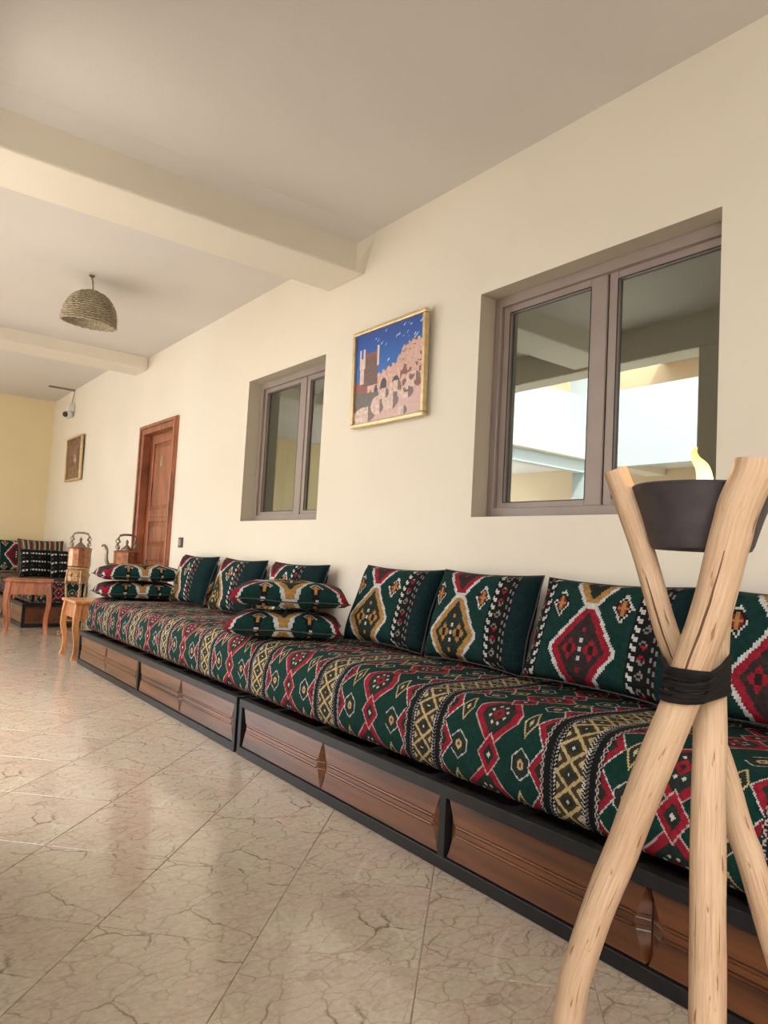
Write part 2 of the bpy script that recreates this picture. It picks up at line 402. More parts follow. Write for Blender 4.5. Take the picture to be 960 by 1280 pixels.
# beams across the gallery
def beam(name, y0, y1, z0, x0=.02, x1=2.4, z1=ZC + .01, bev=.012):
    return st(boxo(name, (x0, x1, y0, y1, z0, z1), M['wall'], None, bev))
beam('trim_1', 3.50, 3.90, 2.715)
beam('trim_2', 7.37, 7.75, 2.825, -7, 2.4, 3.1)
st(boxo('shade_wall_left', (-.55, -.42, .35, 2.5, 0, 3.2), M['wall'])); st(boxo('shade_wall_left', (-.55, -.1, 2.4, 2.5, 0, 3.2), M['wall'])); st(boxo('ceiling', (-.55, .0, -.9, 2.5, ZC, 3.15), M['ceil']))  # unseen left wall added to block daylight from the near bay, with its ceiling
beam('trim_3', -.9, -.5, 2.715)
# plaster cove strip on the near side of the first beam, with its small haunch at the wall
bm = bmesh.new()
a = [bm.verts.new(p) for p in ((.02, 3.40, ZC + .001), (.02, 3.505, ZC + .001), (.02, 3.505, 2.895))]
b = [bm.verts.new(p) for p in ((2.4, 3.40, ZC + .001), (2.4, 3.505, ZC + .001), (2.4, 3.505, 2.885))]
bm.faces.new(a); bm.faces.new(b[::-1])
for i in range(3): bm.faces.new((a[i], a[(i + 1) % 3], b[(i + 1) % 3], b[i]))
st(obj('trim_4', bm, M['ceil']))
bm = bmesh.new()
p = [bm.verts.new(q) for q in ((2.33, 3.502, 2.72), (2.405, 3.502, 2.72), (2.405, 3.40, 2.952), (2.405, 3.502, 2.952), (2.33, 3.502, 2.92))]
bmesh.ops.convex_hull(bm, input=p); st(obj('trim_5', bm, M['wall']))
# open edge of the gallery: edge beam, columns, and the storey above
st(boxo('trim_6', (-.08, .14, 2.4, 7.4, 2.69, 3.2), M['wall'], None, .01)); st(boxo('trim_6', (-.08, .14, -4, -.9, 2.69, 3.2), M['wall'], None, .01))
st(boxo('trim_7', (-.08, .04, -4, 7.4, 3.2, 3.95), M['white']))
for k, (y0, y1) in enumerate(((-3.2, -2.75), (2.1, 2.78), (7.0, 7.4))):
    st(boxo('trim_%d' % (8 + k), (-.16, .14, y0, y1, 0, 2.7), M['wall'], None, .015))
    st(boxo('trim_%d' % (20 + k), (-.19, .17, y0 - .03, y1 + .03, 0, 1.42), M['reveal'], None, .01))
# courtyard: the wings opposite
st(boxo('wall_opposite', (-5.0, -4.88, -4, 7.62, 2.70, 3.96), M['white']))
st(boxo('wall_wing', (-4.9, -.08, 7.48, 7.62, 2.62, 3.90), M['white']))
st(boxo('wall_opposite', (-7.2, -7.0, -4, YF + .2, 0, 6.2), M['ochre']))
st(boxo('trim_11', (-7.0, -4.9, -4, 7.48, 2.95, 3.15), M['ceil']))
st(boxo('trim_12', (-7.0, -4.9, -4, 7.48, 4.95, 5.1), M['ochre']))
st(boxo('trim_13', (-5.1, -.08, 7.5, 11.5, 4.95, 5.1), M['ochre']))
st(boxo('wall_wing', (-7.0, 2.4, 9.6, 9.75, 3.25, 6.2), M['ochre']))
for k, (x, y) in enumerate(((-4.95, 7.55), (-4.95, 3.4), (-4.95, -1.0), (-2.4, 7.62))):
    bm = bmesh.new(); box(bm, x - .19, x + .19, y - .19, y + .19, 0, 2.72, .01); box(bm, x - .23, x + .23, y - .23, y + .23, 2.10, 2.17, .01); box(bm, x - .23, x + .23, y - .23, y + .23, 0, .5, .01)
    st(obj('trim_%d' % (30 + k), bm, M['white']))
    st(boxo('trim_%d' % (40 + k), (x - .17, x + .17, y - .17 + .15, y + .17 + .15, 3.9, 4.96), M['white']))
st(boxo('floor_courtyard', (-7, -.01, -4, YF, -.15, 0), M['pave']))
# closed dark rooms behind the windows and the door
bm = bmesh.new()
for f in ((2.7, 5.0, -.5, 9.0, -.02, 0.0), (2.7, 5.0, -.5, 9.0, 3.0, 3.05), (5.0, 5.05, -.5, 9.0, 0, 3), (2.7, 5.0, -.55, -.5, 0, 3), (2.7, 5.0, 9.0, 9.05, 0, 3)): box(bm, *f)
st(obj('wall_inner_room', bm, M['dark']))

# floor: mortar bed and diagonal marble-look tiles
T = .5995; floor = st(boxo('floor', (0, 2.7, -4, YF, -.15, -.0035), M['grout']))
h = T / 2 - .0016
me_full = None
def clip(poly, ax, val, keep_less):
    out = []
    for i in range(len(poly)):
        a, b = poly[i], poly[(i + 1) % len(poly)]
        ia = (a[ax] <= val) == keep_less; ib = (b[ax] <= val) == keep_less
        if ia: out.append(a)
        if ia != ib:
            s = (val - a[ax]) / (b[ax] - a[ax]); out.append((a[0] + (b[0] - a[0]) * s, a[1] + (b[1] - a[1]) * s))
    return out
r2 = math.sqrt(2); nt = 0
for i in range(-8, 26):
    for j in range(-8, 26):
        pu = 2.585 + T * (i + .5); pv = .149 + T * (j + .5)      # x+y, y-x at the tile centre
        cx = (pu - pv) / 2; cy = (pu + pv) / 2
        q = [((du * h - dv * h) / 2, (du * h + dv * h) / 2) for du, dv in ((1, -1), (1, 1), (-1, 1), (-1, -1))]
        q = [((a * h - b * h) / 2, (a * h + b * h) / 2) for a, b in ((1, -1), (1, 1), (-1, 1), (-1, -1))]
        poly = [(x + cx, y + cy) for x, y in q]
        full = True
        for ax, val, less in ((0, .01, False), (0, 2.399, True), (1, .2, False), (1, 11.4995, True)):
            if not poly: break
            n0 = list(poly); poly = clip(poly, ax, val, less)
            if poly != n0: full = False
        if len(poly) < 3: continue
        ar = abs(sum(poly[k][0] * poly[(k + 1) % len(poly)][1] - poly[(k + 1) % len(poly)][0] * poly[k][1] for k in range(len(poly)))) / 2
        if ar < .004: continue
        if full and me_full:
            me = me_full
        else:
            bm = bmesh.new(); z = 0
            pl = [(x - cx, y - cy) for x, y in poly]
            lo = [bm.verts.new((x, y, -.0034)) for x, y in pl]; mcx = sum(x for x, y in pl) / len(pl); mcy = sum(y for x, y in pl) / len(pl)
            mid = [bm.verts.new((x, y, -.0008)) for x, y in pl]
            top = [bm.verts.new((x + (mcx - x) * .006, y + (mcy - y) * .006, 0)) for x, y in pl]
            n = len(pl); bm.faces.new(top)
            for k in range(n):
                bm.faces.new((lo[k], lo[(k + 1) % n], mid[(k + 1) % n], mid[k])); bm.faces.new((mid[k], mid[(k + 1) % n], top[(k + 1) % n], top[k]))
            bmesh.ops.recalc_face_normals(bm, faces=bm.faces)
            me = bpy.data.meshes.new('tile'); bm.to_mesh(me); bm.free(); me.materials.append(M['tile'])
            if full: me_full = me
        o = bpy.data.objects.new('tile', me); C.objects.link(o); o.parent = floor; o.location = (cx, cy, 0); nt += 1
print('tiles', nt)

# windows
def window(n, W, ymid):
    y0, y1, z0, z1 = W; y0 -= .075; xf = XW + .15
    root = bpy.data.objects.new('window_%d' % n, None); C.objects.link(root); root['kind'] = 'structure'; root.location = (0, 0, 0)
    fw = .045
    bm = bmesh.new()
    for b in ((xf - .05, xf + .05, y0, y0 + fw, z0, z1), (xf - .05, xf + .05, y1 - fw, y1, z0, z1), (xf - .05, xf + .05, y0 + fw, y1 - fw, z0, z0 + .05), (xf - .05, xf + .05, y0 + fw, y1 - fw, z1 - .05, z1)): box(bm, *b, bev=.003)
    obj('window_frame', bm, M['frame'], root)
    for k, (a, b, xo) in enumerate(((ymid + .004, y1 - fw, -.012), (y0 + fw, ymid - .003, -.008))):
        s = .045; sl = .085 if k == 0 else s
        bm = bmesh.new(); xa = xf + xo - .018; xb = xf + xo + .012; za = z0 + .035; zb = z1 - .04
        for q in ((xa, xb, a, a + sl, za, zb), (xa, xb, b - s, b, za, zb), (xa, xb, a + sl, b - s, za, za + s), (xa, xb, a + sl, b - s, zb - s, zb)): box(bm, *q, bev=.003)
        sa = obj('sash', bm, M['frame'], root)
        boxo('pane', (xf + xo - .003, xf + xo + .002, a + sl - .006, b - s + .006, za + s - .006, zb - s + .006), M['glass'], sa)
        bm = bmesh.new(); g = .004
        for q in ((xa - .001, xa + .002, a + sl - g, a + sl, za + s, zb - s), (xa - .001, xa + .002, b - s, b - s + g, za + s, zb - s), (xa - .001, xa + .002, a + sl, b - s, zb - s, zb - s + g), (xa - .001, xa + .002, a + sl, b - s, za + s - g, za + s)): box(bm, *q)
        obj('gasket', bm, M['gasket'], sa)
    boxo('gasket', (xf - .02, xf, ymid - .003, ymid + .004, z0 + .05, z1 - .05), M['gasket'], root)
window(1, W1, 1.83); window(2, W2, 4.31)

# door
dr = bpy.data.objects.new('door_1', None); C.objects.link(dr); dr['kind'] = 'structure'
y0, y1, z1 = DR[0], DR[1], DR[3]
bm = bmesh.new(); fo = .085
for (a, b, c, d) in ((y0 - .01, y0 + fo, 0, z1 + .01), (y1 - fo, y1 + .01, 0, z1 + .01), (y0 + fo, y1 - fo, z1 - fo, z1 + .01)): box(bm, XW - .025, XW + .06, a, b, c, d, bev=.006)
obj('door_frame', bm, M['door'], dr)
bm = bmesh.new()
for (a, b, c, d) in ((y0 + .0, y0 + .03, 0, z1 + .0), (y1 - .03, y1 - .0, 0, z1), (y0 + .03, y1 - .03, z1 - .03, z1 - .0)): box(bm, XW - .042, XW - .02, a, b, c, d, bev=.005)
obj('moulding', bm, M['door'], dr)
bm = bmesh.new(); box(bm, XW + .06, XW + .14, y0 + .002, y0 + .06, 0, z1 - .002); box(bm, XW + .06, XW + .14, y1 - .06, y1 - .002, 0, z1 - .002); box(bm, XW + .06, XW + .14, y0 + .06, y1 - .06, z1 - .06, z1 - .002)
obj('door_lining', bm, M['door_dark'], dr)
ya, yb, xd = y0 + .062, y1 - .062, XW + .075
leaf = boxo('door_leaf', (xd, xd + .035, ya, yb, .01, z1 - .062), M['door'], dr, .003)
bm = bmesh.new()
sw = .115
rails = [.01, .14, .86, 1.0, 1.24, 1.36, 2.03, z1 - .062]
for (a, b) in ((ya, ya + sw), (yb - sw, yb)): box(bm, xd - .014, xd, a, b, .01, z1 - .062, bev=.004)
for k in range(0, 8, 2): box(bm, xd - .014, xd, ya + sw, yb - sw, rails[k], rails[k + 1], bev=.004)
box(bm, xd - .02, xd, ya + sw, yb - sw, 1.285, 1.305, bev=.004)
obj('stile_and_rail', bm, M['door'], dr)
for zb, zt in ((.14, .86), (1.0, 1.24), (1.36, 2.03)):
    bm = bmesh.new(); A = [(xd - .001, ya + sw + .012, zb + .012), (xd - .001, yb - sw - .012, zb + .012), (xd - .001, yb - sw - .012, zt - .012), (xd - .001, ya + sw + .012, zt - .012)]
    B = [(xd - .012, ya + sw + .05, zb + .05), (xd - .012, yb - sw - .05, zb + .05), (xd - .012, yb - sw - .05, zt - .05), (xd - .012, ya + sw + .05, zt - .05)]
    va = [bm.verts.new(q) for q in A]; vb = [bm.verts.new(q) for q in B]; bm.faces.new(vb)
    for k in range(4): bm.faces.new((va[k], va[(k + 1) % 4], vb[(k + 1) % 4], vb[k]))
    obj('door_panel', bm, M['door'], leaf)
# oval number badge reading 0
bm = bmesh.new(); cy, cz = (ya + yb) / 2 + .045, 1.835
def oval(bm, ry, rz, x0, x1, n=24, hole=None):
    o = [(cy + ry * math.cos(2 * PI * k / n), cz + rz * math.sin(2 * PI * k / n)) for k in range(n)]
    f1 = [bm.verts.new((x0, *q)) for q in o]; f2 = [bm.verts.new((x1, *q)) for q in o]
    if not hole: bm.faces.new(f1)
    for k in range(n): bm.faces.new((f1[k], f1[(k + 1) % n], f2[(k + 1) % n], f2[k]))
    if hole:
        g = [(cy + hole[0] * math.cos(2 * PI * k / n), cz + hole[1] * math.sin(2 * PI * k / n)) for k in range(n)]
        g1 = [bm.verts.new((x0, *q)) for q in g]
        for k in range(n): bm.faces.new((f1[k], f1[(k + 1) % n], g1[(k + 1) % n], g1[k]))
oval(bm, .034, .052, xd - .020, xd - .010, hole=(.022, .038)); obj('number_badge', bm, M['gold'], dr)
bm = bmesh.new(); oval(bm, .030, .048, xd - .016, xd - .008); obj('number_plate', bm, M['brown_frame'], dr)
bm = bmesh.new(); oval(bm, .010, .024, xd - .019, xd - .015, hole=(.004, .016)); obj('number', bm, M['gold'], dr)
boxo('door_escutcheon', (xd - .02, xd - .012, ya + .035, ya + .07, .93, 1.13), M['darkplastic'], dr, .003)
tubeo('door_handle', [(xd - .015, ya + .052, 1.06), (xd - .06, ya + .052, 1.06), (xd - .065, ya + .075, 1.06), (xd - .065, ya + .16, 1.055)], .009, M['pewter'], dr)

# switch
sw_ = thing('light_switch', 'dark rectangular rocker switch on the cream wall right of the wooden door', 'switch', (XW, 6.12, 1.045))
boxo('faceplate', (-.012, 0, -.045, .045, -.045, .045), M['darkplastic'], sw_, .003)
boxo('rocker', (-.018, -.012, -.026, .026, -.03, .03), M['frame'], sw_, .003)

# ---------------------------------------------------------------- sofa bases
def panel_mesh(bm, x, y0, y1, z0, z1):
    # one carved board: both ends cut back to a pointed lozenge, two reeds with a sunk fillet across the middle
    zc = (z0 + z1) / 2; hh = (z1 - z0) / 2
    zs = sorted({round(z0 + (z1 - z0) * i / 8, 4) for i in range(9)} | {round(zc + q, 4) for q in (-.021, -.018, -.009, -.007, .007, .009, .018, .021)})
    V = []
    for z in zs:
        t = abs(z - zc) / hh; d = abs(z - zc)
        ins = .034 * max(0.0, 1 - t) ** .9 + .004
        g = 0 if d > .0205 else (.004 if d > .0085 else .001)
        V.append([bm.verts.new(q) for q in ((x + .026, y0, z), (x + .020, y0 + .001, z), (x + g, y0 + ins, z), (x + g, y1 - ins, z), (x + .020, y1 - .001, z), (x + .026, y1, z))])
    for i in range(len(zs) - 1):
        for k in range(5): bm.faces.new((V[i][k], V[i][k + 1], V[i + 1][k + 1], V[i + 1][k]))
    bm.faces.new(V[0]); bm.faces.new(V[-1][::-1])
    bm.faces.new([r_[0] for r_ in V] + [r_[5] for r_ in V[::-1]])
    for dz in (-.0145, .0145):
        tube(bm, [(x + .0025, y0 + .042, zc + dz), (x + .0025, y1 - .042, zc + dz)], .0036, 8)
def sofa_base(label, y0, y1, x0=1.64, x1=2.36, mids=1, group='bench bases with carved panels', zt=.27):
    t = thing('bench_base', label, 'bench base', (0, 0, 0), 0, None)
    tw = .038
    fr = [(x0, x0 + tw, y0, y1, zt - tw, zt), (x0, x0 + tw, y0, y1, 0.002, .042), (x1 - tw, x1, y0, y1, zt - tw, zt), (x1 - tw, x1, y0, y1, .002, .042),
          (x0 + tw, x1 - tw, y0, y0 + tw, zt - tw, zt), (x0 + tw, x1 - tw, y1 - tw, y1, zt - tw, zt), (x0 + tw, x1 - tw, y0, y0 + tw, .002, .042), (x0 + tw, x1 - tw, y1 - tw, y1, .002, .042)]
    for b in fr: boxo('rail', b, M['black'], t, .002)
    ps = [y0 + (y1 - y0 - .03) * k / (mids + 1) for k in range(mids + 2)]
    for yy in ps:
        boxo('post', (x0 + .001, x0 + tw - .001, yy, yy + .03, .042, zt - tw), M['black'], t, .001)
        if yy in (ps[0], ps[-1]): boxo('post', (x1 - tw, x1, yy, yy + .03, .042, zt - tw), M['black'], t, .001)
    for a, b in zip(ps[:-1], ps[1:]):
        m = (a + b + .03) / 2
        for (c, d) in ((a + .033, m - .001), (m + .001, b - .003)):
            bm = bmesh.new(); panel_mesh(bm, x0 + .010, c, d, .046, zt - tw - .003)
            obj('carved_panel', bm, M['panel'], t, smooth=True, auto=25)
    # end boards
    for yy in (y0 + .012, y1 - .024): boxo('end_board', (x0 + tw + .002, x1 - tw - .002, yy, yy + .012, .044, zt - tw - .002), M['panel'], t)
    k = 0; yy = y0 + .11
    sl = bmesh.new(); first = None
    while yy < y1 - .12:
        boxo('slat', (x0 + tw, x1 - tw, yy, yy + .035, zt - .024, zt - .003), M['black'], t)
        yy += .37
    return t
sofa_base('low black metal bench base with carved panels, nearest the camera behind the wooden tripod', .26, 3.27)
sofa_base('low black metal bench base with carved panels, far half of the long sofa', 3.30, 6.27)
sofa_base('dark panelled bench base at the far end of the room under the patterned cushions', 8.93, 11.4, 1.70, 2.36)

def mattress(name, label, y0, y1, x0, x1, z0, z1, seed=0, n=150):
    # profile from the lower front edge, over the rounded front, flat top, down the back
    pr = spline([(x0 + .03, 0, z0), (x0 + .004, 0, z0 + .035), (x0, 0, z0 + .12), (x0 + .012, 0, z0 + .19), (x0 + .055, 0, z1 - .015), (x0 + .14, 0, z1 + .004), (x0 + .35, 0, z1 + .006), (x1 - .06, 0, z1 + .002), (x1 - .004, 0, z1 - .02), (x1, 0, z0 + .12), (x1 - .02, 0, z0)], 5)
    L = [0]
    for i in range(1, len(pr)): L.append(L[-1] + (pr[i] - pr[i - 1]).length)
    bm = bmesh.new(); uvl = bm.loops.layers.uv.new('uv'); R = []; K = []
    cx = (x0 + x1) / 2; cz = (z0 + z1) / 2
    ys = [y0 + .0 * i for i in range(0)] + [y0 + (y1 - y0) * i / n for i in range(n + 1)]
    for i, y in enumerate(ys):
        e = min(y - y0, y1 - y); s = 1 if e > .05 else math.sqrt(max(0, 1 - ((.05 - e) / .05) ** 2)) * .06 + .94
        row = []
        for j, p in enumerate(pr):
            nz = mnoise.noise(Vector((p.x * 2.2, y * 1.6, p.z * 3 + seed))) * .012 + mnoise.noise(Vector((p.x * 7, y * 5, p.z * 9 + seed))) * .004
            top = 1 if z0 + .06 < p.z else .3
            q = Vector((cx + (p.x - cx) * s, y, cz + (p.z - cz) * s + nz * top))
            if j < 18: q.x -= nz * 1.0 * top
            row.append(bm.verts.new(q))
        R.append(row)
    for i in range(n):
        for j in range(len(pr) - 1):
            f = bm.faces.new((R[i][j], R[i][j + 1], R[i + 1][j + 1], R[i + 1][j]))
            for lp, (a, b) in zip(f.loops, ((i, j), (i, j + 1), (i + 1, j + 1), (i + 1, j))): lp[uvl].uv = (ys[a] + .60, L[b])
        f = bm.faces.new((R[i][-1], R[i][0], R[i + 1][0], R[i + 1][-1]))
    for i in (0, n):
        f = bm.faces.new(R[i])
        for lp in f.loops: lp[uvl].uv = (ys[i] + .3 + lp.vert.co.x * .9, lp.vert.co.z)
    o = obj(name, bm, M['mattress'], smooth=True, auto=60)
    return tag(o, label, 'mattress')
mattress('mattress', 'long dark green kilim-patterned seat mattress on the black metal bench bases', .22, 6.30, 1.69, 2.396, .279, .545)
mattress('mattress', 'patterned seat mattress on the dark bench at the far end of the room', 8.93, 11.42, 1.74, 2.39, .279, .52, 3, 50)

# ---------------------------------------------------------------- cushions
def cushion(label, mat, loc, rot, wd=.62, ht=.42, th=.14, seed=0, group=None, uvs=(0, 0), name='cushion', sag=0.0, cat='cushion', fill=.34, low=1.0):
    bm = bmesh.new(); uvl = bm.loops.layers.uv.new('uv'); n, m = 26, 20
    rnd = random.Random(seed)
    G = {}
    for side in (-1, 1):
        for i in range(n + 1):
            for j in range(m + 1):
                x = 2 * i / n - 1; z = 2 * j / m - 1
                edge = i in (0, n) or j in (0, m)
                if edge and side == 1: G[side, i, j] = G[-1, i, j]; continue
                fx = (1 - abs(x) ** 2.6); fz = (1 - abs(z) ** 2.6)
                t = th / 2 * (max(fx, 0) * max(fz, 0)) ** fill
                if side == 1: t *= low
                t += mnoise.noise(Vector((x * 1.7 + seed, z * 1.7, side * 3.0))) * .012 * (fx * fz) ** .5
                px = x * wd / 2 * (1 - .055 * (1 - z * z)); pz = z * ht / 2 * (1 - .075 * (1 - x * x))
                pz += -sag * (1 - x * x) * (z > 0) * z * .03
                G[side, i, j] = bm.verts.new((px, side * t + .01 * mnoise.noise(Vector((x * 1.5, z * 1.5, seed + 9))), pz))
    for side in (-1, 1):
        for i in range(n):
            for j in range(m):
                ids = ((i, j), (i + 1, j), (i + 1, j + 1), (i, j + 1))
                vs = [G[side, a, b] for a, b in ids]
                if side == 1: vs = vs[::-1]; ids = ids[::-1]
                f = bm.faces.new(vs)
                for lp, (a, b) in zip(f.loops, ids): lp[uvl].uv = ((a / n - .5) * wd * (1 if side == -1 else -1) + uvs[0], (b / m - .5) * ht + uvs[1])
    t = thing(name, label, cat, loc, 0, group); t.rotation_euler = rot
    obj('cover', bm, mat, t, smooth=True)
    # seam around the edge
    loop = []
    for i in range(0, n + 1, 2): loop.append((i, 0))
    for j in range(2, m + 1, 2): loop.append((n, j))
    for i in range(n - 2, -1, -2): loop.append((i, m))
    for j in range(m - 2, 0, -2): loop.append((0, j))
    pts = []
    for (i, j) in loop + loop[:1]:
        x = 2 * i / n - 1; z = 2 * j / m - 1
        pts.append(Vector((x * wd / 2 * (1 - .055 * (1 - z * z)), .01 * mnoise.noise(Vector((x * 1.5, z * 1.5, seed + 9))), z * ht / 2 * (1 - .075 * (1 - x * x)))))
    bm = bmesh.new(); tube(bm, pts, .0035, 5, cap=False); obj('seam', bm, M['iron'], t, smooth=True)
    return t
def lean(label, mat, y, tilt=17, yaw=0, seed=0, x=2.25, z=.763, roll=0, group=None, **k):
    e = (Matrix.Rotation(math.radians(-90 + yaw), 4, 'Z') @ Matrix.Rotation(math.radians(-tilt), 4, 'X') @ Matrix.Rotation(math.radians(roll), 4, 'Y')).to_euler()
    return cushion(label, mat, (x, y, z), e, seed=seed, group=group, **k)
R3 = 'kilim cushions leaning along the wall'
lean('kilim cushion with big gold medallion leaning on wall, just right of the middle stack', M['cushion_gold'], 2.86, 20, 3, 1, group=R3, wd=.60)
lean('kilim cushion with big gold medallion and striped right edge, second right of the middle stack', M['cushion_gold'], 2.235, 15, 0, 2, group=R3, wd=.60)
lean('kilim cushion with big red medallion, behind the left pole of the tripod', M['cushion_red'], 1.60, 20, -1, 3, group=R3, wd=.655)
lean('kilim cushion with red medallion at the right edge, behind the tripod', M['cushion_red'], .92, 18, 0, 4, group=R3, wd=.66)
lean('kilim cushion leaning on wall, right beside the far cushion stack', M['cushion_gold_b'], 5.42, 16, 4, 5, group=R3, ht=.40, z=.753, wd=.58)
lean('kilim cushion leaning on wall, middle of the three between the stacks', M['cushion_gold_b'], 4.64, 17, 4, 6, group=R3, ht=.40, z=.753, wd=.58)
lean('kilim cushion leaning on wall, half hidden behind the middle stack', M['cushion_gold_b'], 3.88, 19, 6, 7, group=R3, ht=.40, z=.753, wd=.58)
def flat(label, mat, x, y, z, rz, seed, tilt=0, **k):
    e = (Matrix.Rotation(math.radians(rz), 4, 'Z') @ Matrix.Rotation(math.radians(-90 + tilt), 4, 'X')).to_euler()
    return cushion(label, mat, (x, y, z), e, seed=seed, **k)
G4 = 'kilim cushions lying in stacks'
flat('kilim cushion lying flat, lower of the middle stack on the mattress', M['cushion_stack'], 1.93, 3.37, .603, -33, 11, group=G4, wd=.60, ht=.42, th=.19, fill=.27, low=.42)
flat('kilim cushion lying flat, upper of the middle stack on the mattress', M['cushion_stack'], 1.95, 3.37, .758, -31, 12, group=G4, wd=.62, ht=.42, th=.19, fill=.27, low=.42)
flat('kilim cushion lying flat, lower of the stack at the far sofa end', M['cushion_stack'], 2.03, 6.05, .600, -8, 13, group=G4, wd=.70, ht=.42, th=.19, fill=.27, low=.42)
flat('kilim cushion lying flat, upper of the stack at the far sofa end', M['cushion_stack'], 2.03, 6.04, .744, -6, 14, group=G4, wd=.70, ht=.42, th=.19, fill=.27, low=.42)
# far bench cushions
def lean_far(label, mat, x, y, z, wd, ht, tilt=14, seed=0, th=.16, yaw=0, **k):
    e = (Matrix.Rotation(math.radians(yaw), 4, 'Z') @ Matrix.Rotation(math.radians(-tilt), 4, 'X')).to_euler()
    return cushion(label, mat, (x, y, z), e, wd, ht, th, seed, **k)
lean_far('wine and cream kilim cushion with crossed bands against the yellow far wall', M['cushion_far'], 1.98, 11.18, .76, .82, .46, 14, 21)
lean_far('multicoloured striped cushion behind the two dark dashed cushions', M['stripe_col'], 2.10, 10.15, .78, .56, .46, 16, 22)
lean_far('dark cushion with rows of white dashes on the far bench, left one', M['stripe_dark'], 1.93, 9.50, .715, .38, .36, 18, 23)
lean_far('dark cushion with rows of white dashes on the far bench, beside the samovar', M['stripe_dark'], 2.22, 9.35, .715, .34, .36, 18, 24)

# ---------------------------------------------------------------- tripod, bowl, flame
def stick(px, parent, seed, name='pole'):
    pts = [unp(u, v, Z) for u, v, Z, d in px]; rad = [d / 2 for *_, d in px]
    # run the last segment on to the floor
    a, b = pts[-2], pts[-1]; s = (b.z - .0) / (a.z - b.z)
    foot = b + (b - a) * s; foot.z = 0.012
    pts.append(foot); rad.append(rad[-1])
    P = spline(pts, 7); N = len(P); Rr = []
    for i in range(N):
        k = min(i // 7, len(rad) - 2); f = min(1, (i - 7 * k) / 7)
        r = rad[k] * (1 - f) + rad[k + 1] * f
        Rr.append(r * (1 + .045 * mnoise.noise(Vector((i * .33, seed, 0)))))
        P[i] = P[i] + Vector((mnoise.noise(Vector((i * .16, seed, 5))), mnoise.noise(Vector((i * .16, seed, 9))), 0)) * .004
    bm = bmesh.new(); uvl = bm.loops.layers.uv.new('UVMap')
    rings = tube(bm, P, Rr, 22, cap=True, uvl=uvl)
    for ri, ring in enumerate(rings):
        c = sum((v.co for v in ring), Vector()) / len(ring)
        for k, v in enumerate(ring):
            dv = v.co - c
            v.co += dv * (.05 * mnoise.noise(Vector((math.cos(k / 22 * 6.283) * 1.3, math.sin(k / 22 * 6.283) * 1.3, ri * .25 + seed * 7))))
    for f in bm.faces:
        if len(f.verts) > 4: f.material_index = 1
    o = obj(name, bm, [M['stick'], M['stick_end']], parent, smooth=True, auto=50)
    return o, P, Rr
tri = thing('tripod_stand', 'peeled natural wood tripod of three crossed poles bound with black cord', 'tripod stand', (0, 0, 0))
s1, P1, R1 = stick([(946, 574, .885, .050), (927, 627, .893, .050), (905, 700, .905, .050), (871, 820, .925, .049), (846, 882, .938, .047), (786, 1040, .965, .045), (731, 1180, .99, .043), (709, 1280, 1.005, .042)], tri, 1)
s2, P2, R2 = stick([(769, 587, 1.04, .034), (803, 686, 1.03, .033), (837, 802, 1.02, .033), (866, 870, 1.015, .034), (895, 940, 1.01, .035), (927, 1040, 1.0, .037), (957, 1140, .99, .038)], tri, 2)
s3, P3, R3_ = stick([(922, 625, 1.10, .045), (903, 712, 1.07, .045), (889, 820, 1.02, .044), (887, 900, .975, .043), (886, 1040, .94, .044), (883, 1280, .90, .046)], tri, 3)
def crack(P, Rr, a, b, seed, width=.0012):      # drying crack: a dark sunken line on the camera side of a pole
    bm = bmesh.new(); pts = []; rr = []
    for i in range(a, b):
        d = (P[i + 1] - P[i - 1]).normalized(); v = (Vector((0, 0, 1.0)) - P[i]); v = (v - d * v.dot(d)).normalized(); s = d.cross(v)
        ang = .25 + .35 * mnoise.noise(Vector((seed, i * .05, 0))) + .05 * mnoise.noise(Vector((i * .9, seed, 3)))
        n = v * math.cos(ang) + s * math.sin(ang); pts.append(P[i] + n * (Rr[i] * 1.0)); rr.append(width * (.35 + math.sin(PI * (i - a + .5) / (b - a))))
    tube(bm, pts, rr, 6); return bm
obj('crack', crack(P1, R1, 13, 27, 4.2), M['crack'], s1); obj('crack', crack(P2, R2, 9, 17, 2.2, .001), M['crack'], s2)
# black cord binding: many turns round the three poles
ctr = [unp(u, v, Z) for u, v, Z in ((858, 852, .932), (892, 852, 1.0), (864, 852, 1.016))]
def hull2(pts):
    pts = sorted(pts)
    def half(ps):
        h = []
        for p in ps:
            while len(h) > 1 and (h[-1][0] - h[-2][0]) * (p[1] - h[-2][1]) - (h[-1][1] - h[-2][1]) * (p[0] - h[-2][0]) <= 0: h.pop()
            h.append(p)
        return h[:-1]
    return half(pts) + half(pts[::-1])
def at_z(P, z):
    for i in range(len(P) - 1):
        if P[i].z >= z > P[i + 1].z:
            s = (P[i].z - z) / (P[i].z - P[i + 1].z); return P[i].lerp(P[i + 1], s)
    return P[-1]
bm = bmesh.new(); rg = random.Random(5)
zt, zb = unp(862, 838, .91).z, unp(862, 874, .92).z
cx0 = (at_z(P1, (zt + zb) / 2) + at_z(P2, (zt + zb) / 2) + at_z(P3, (zt + zb) / 2)) / 3
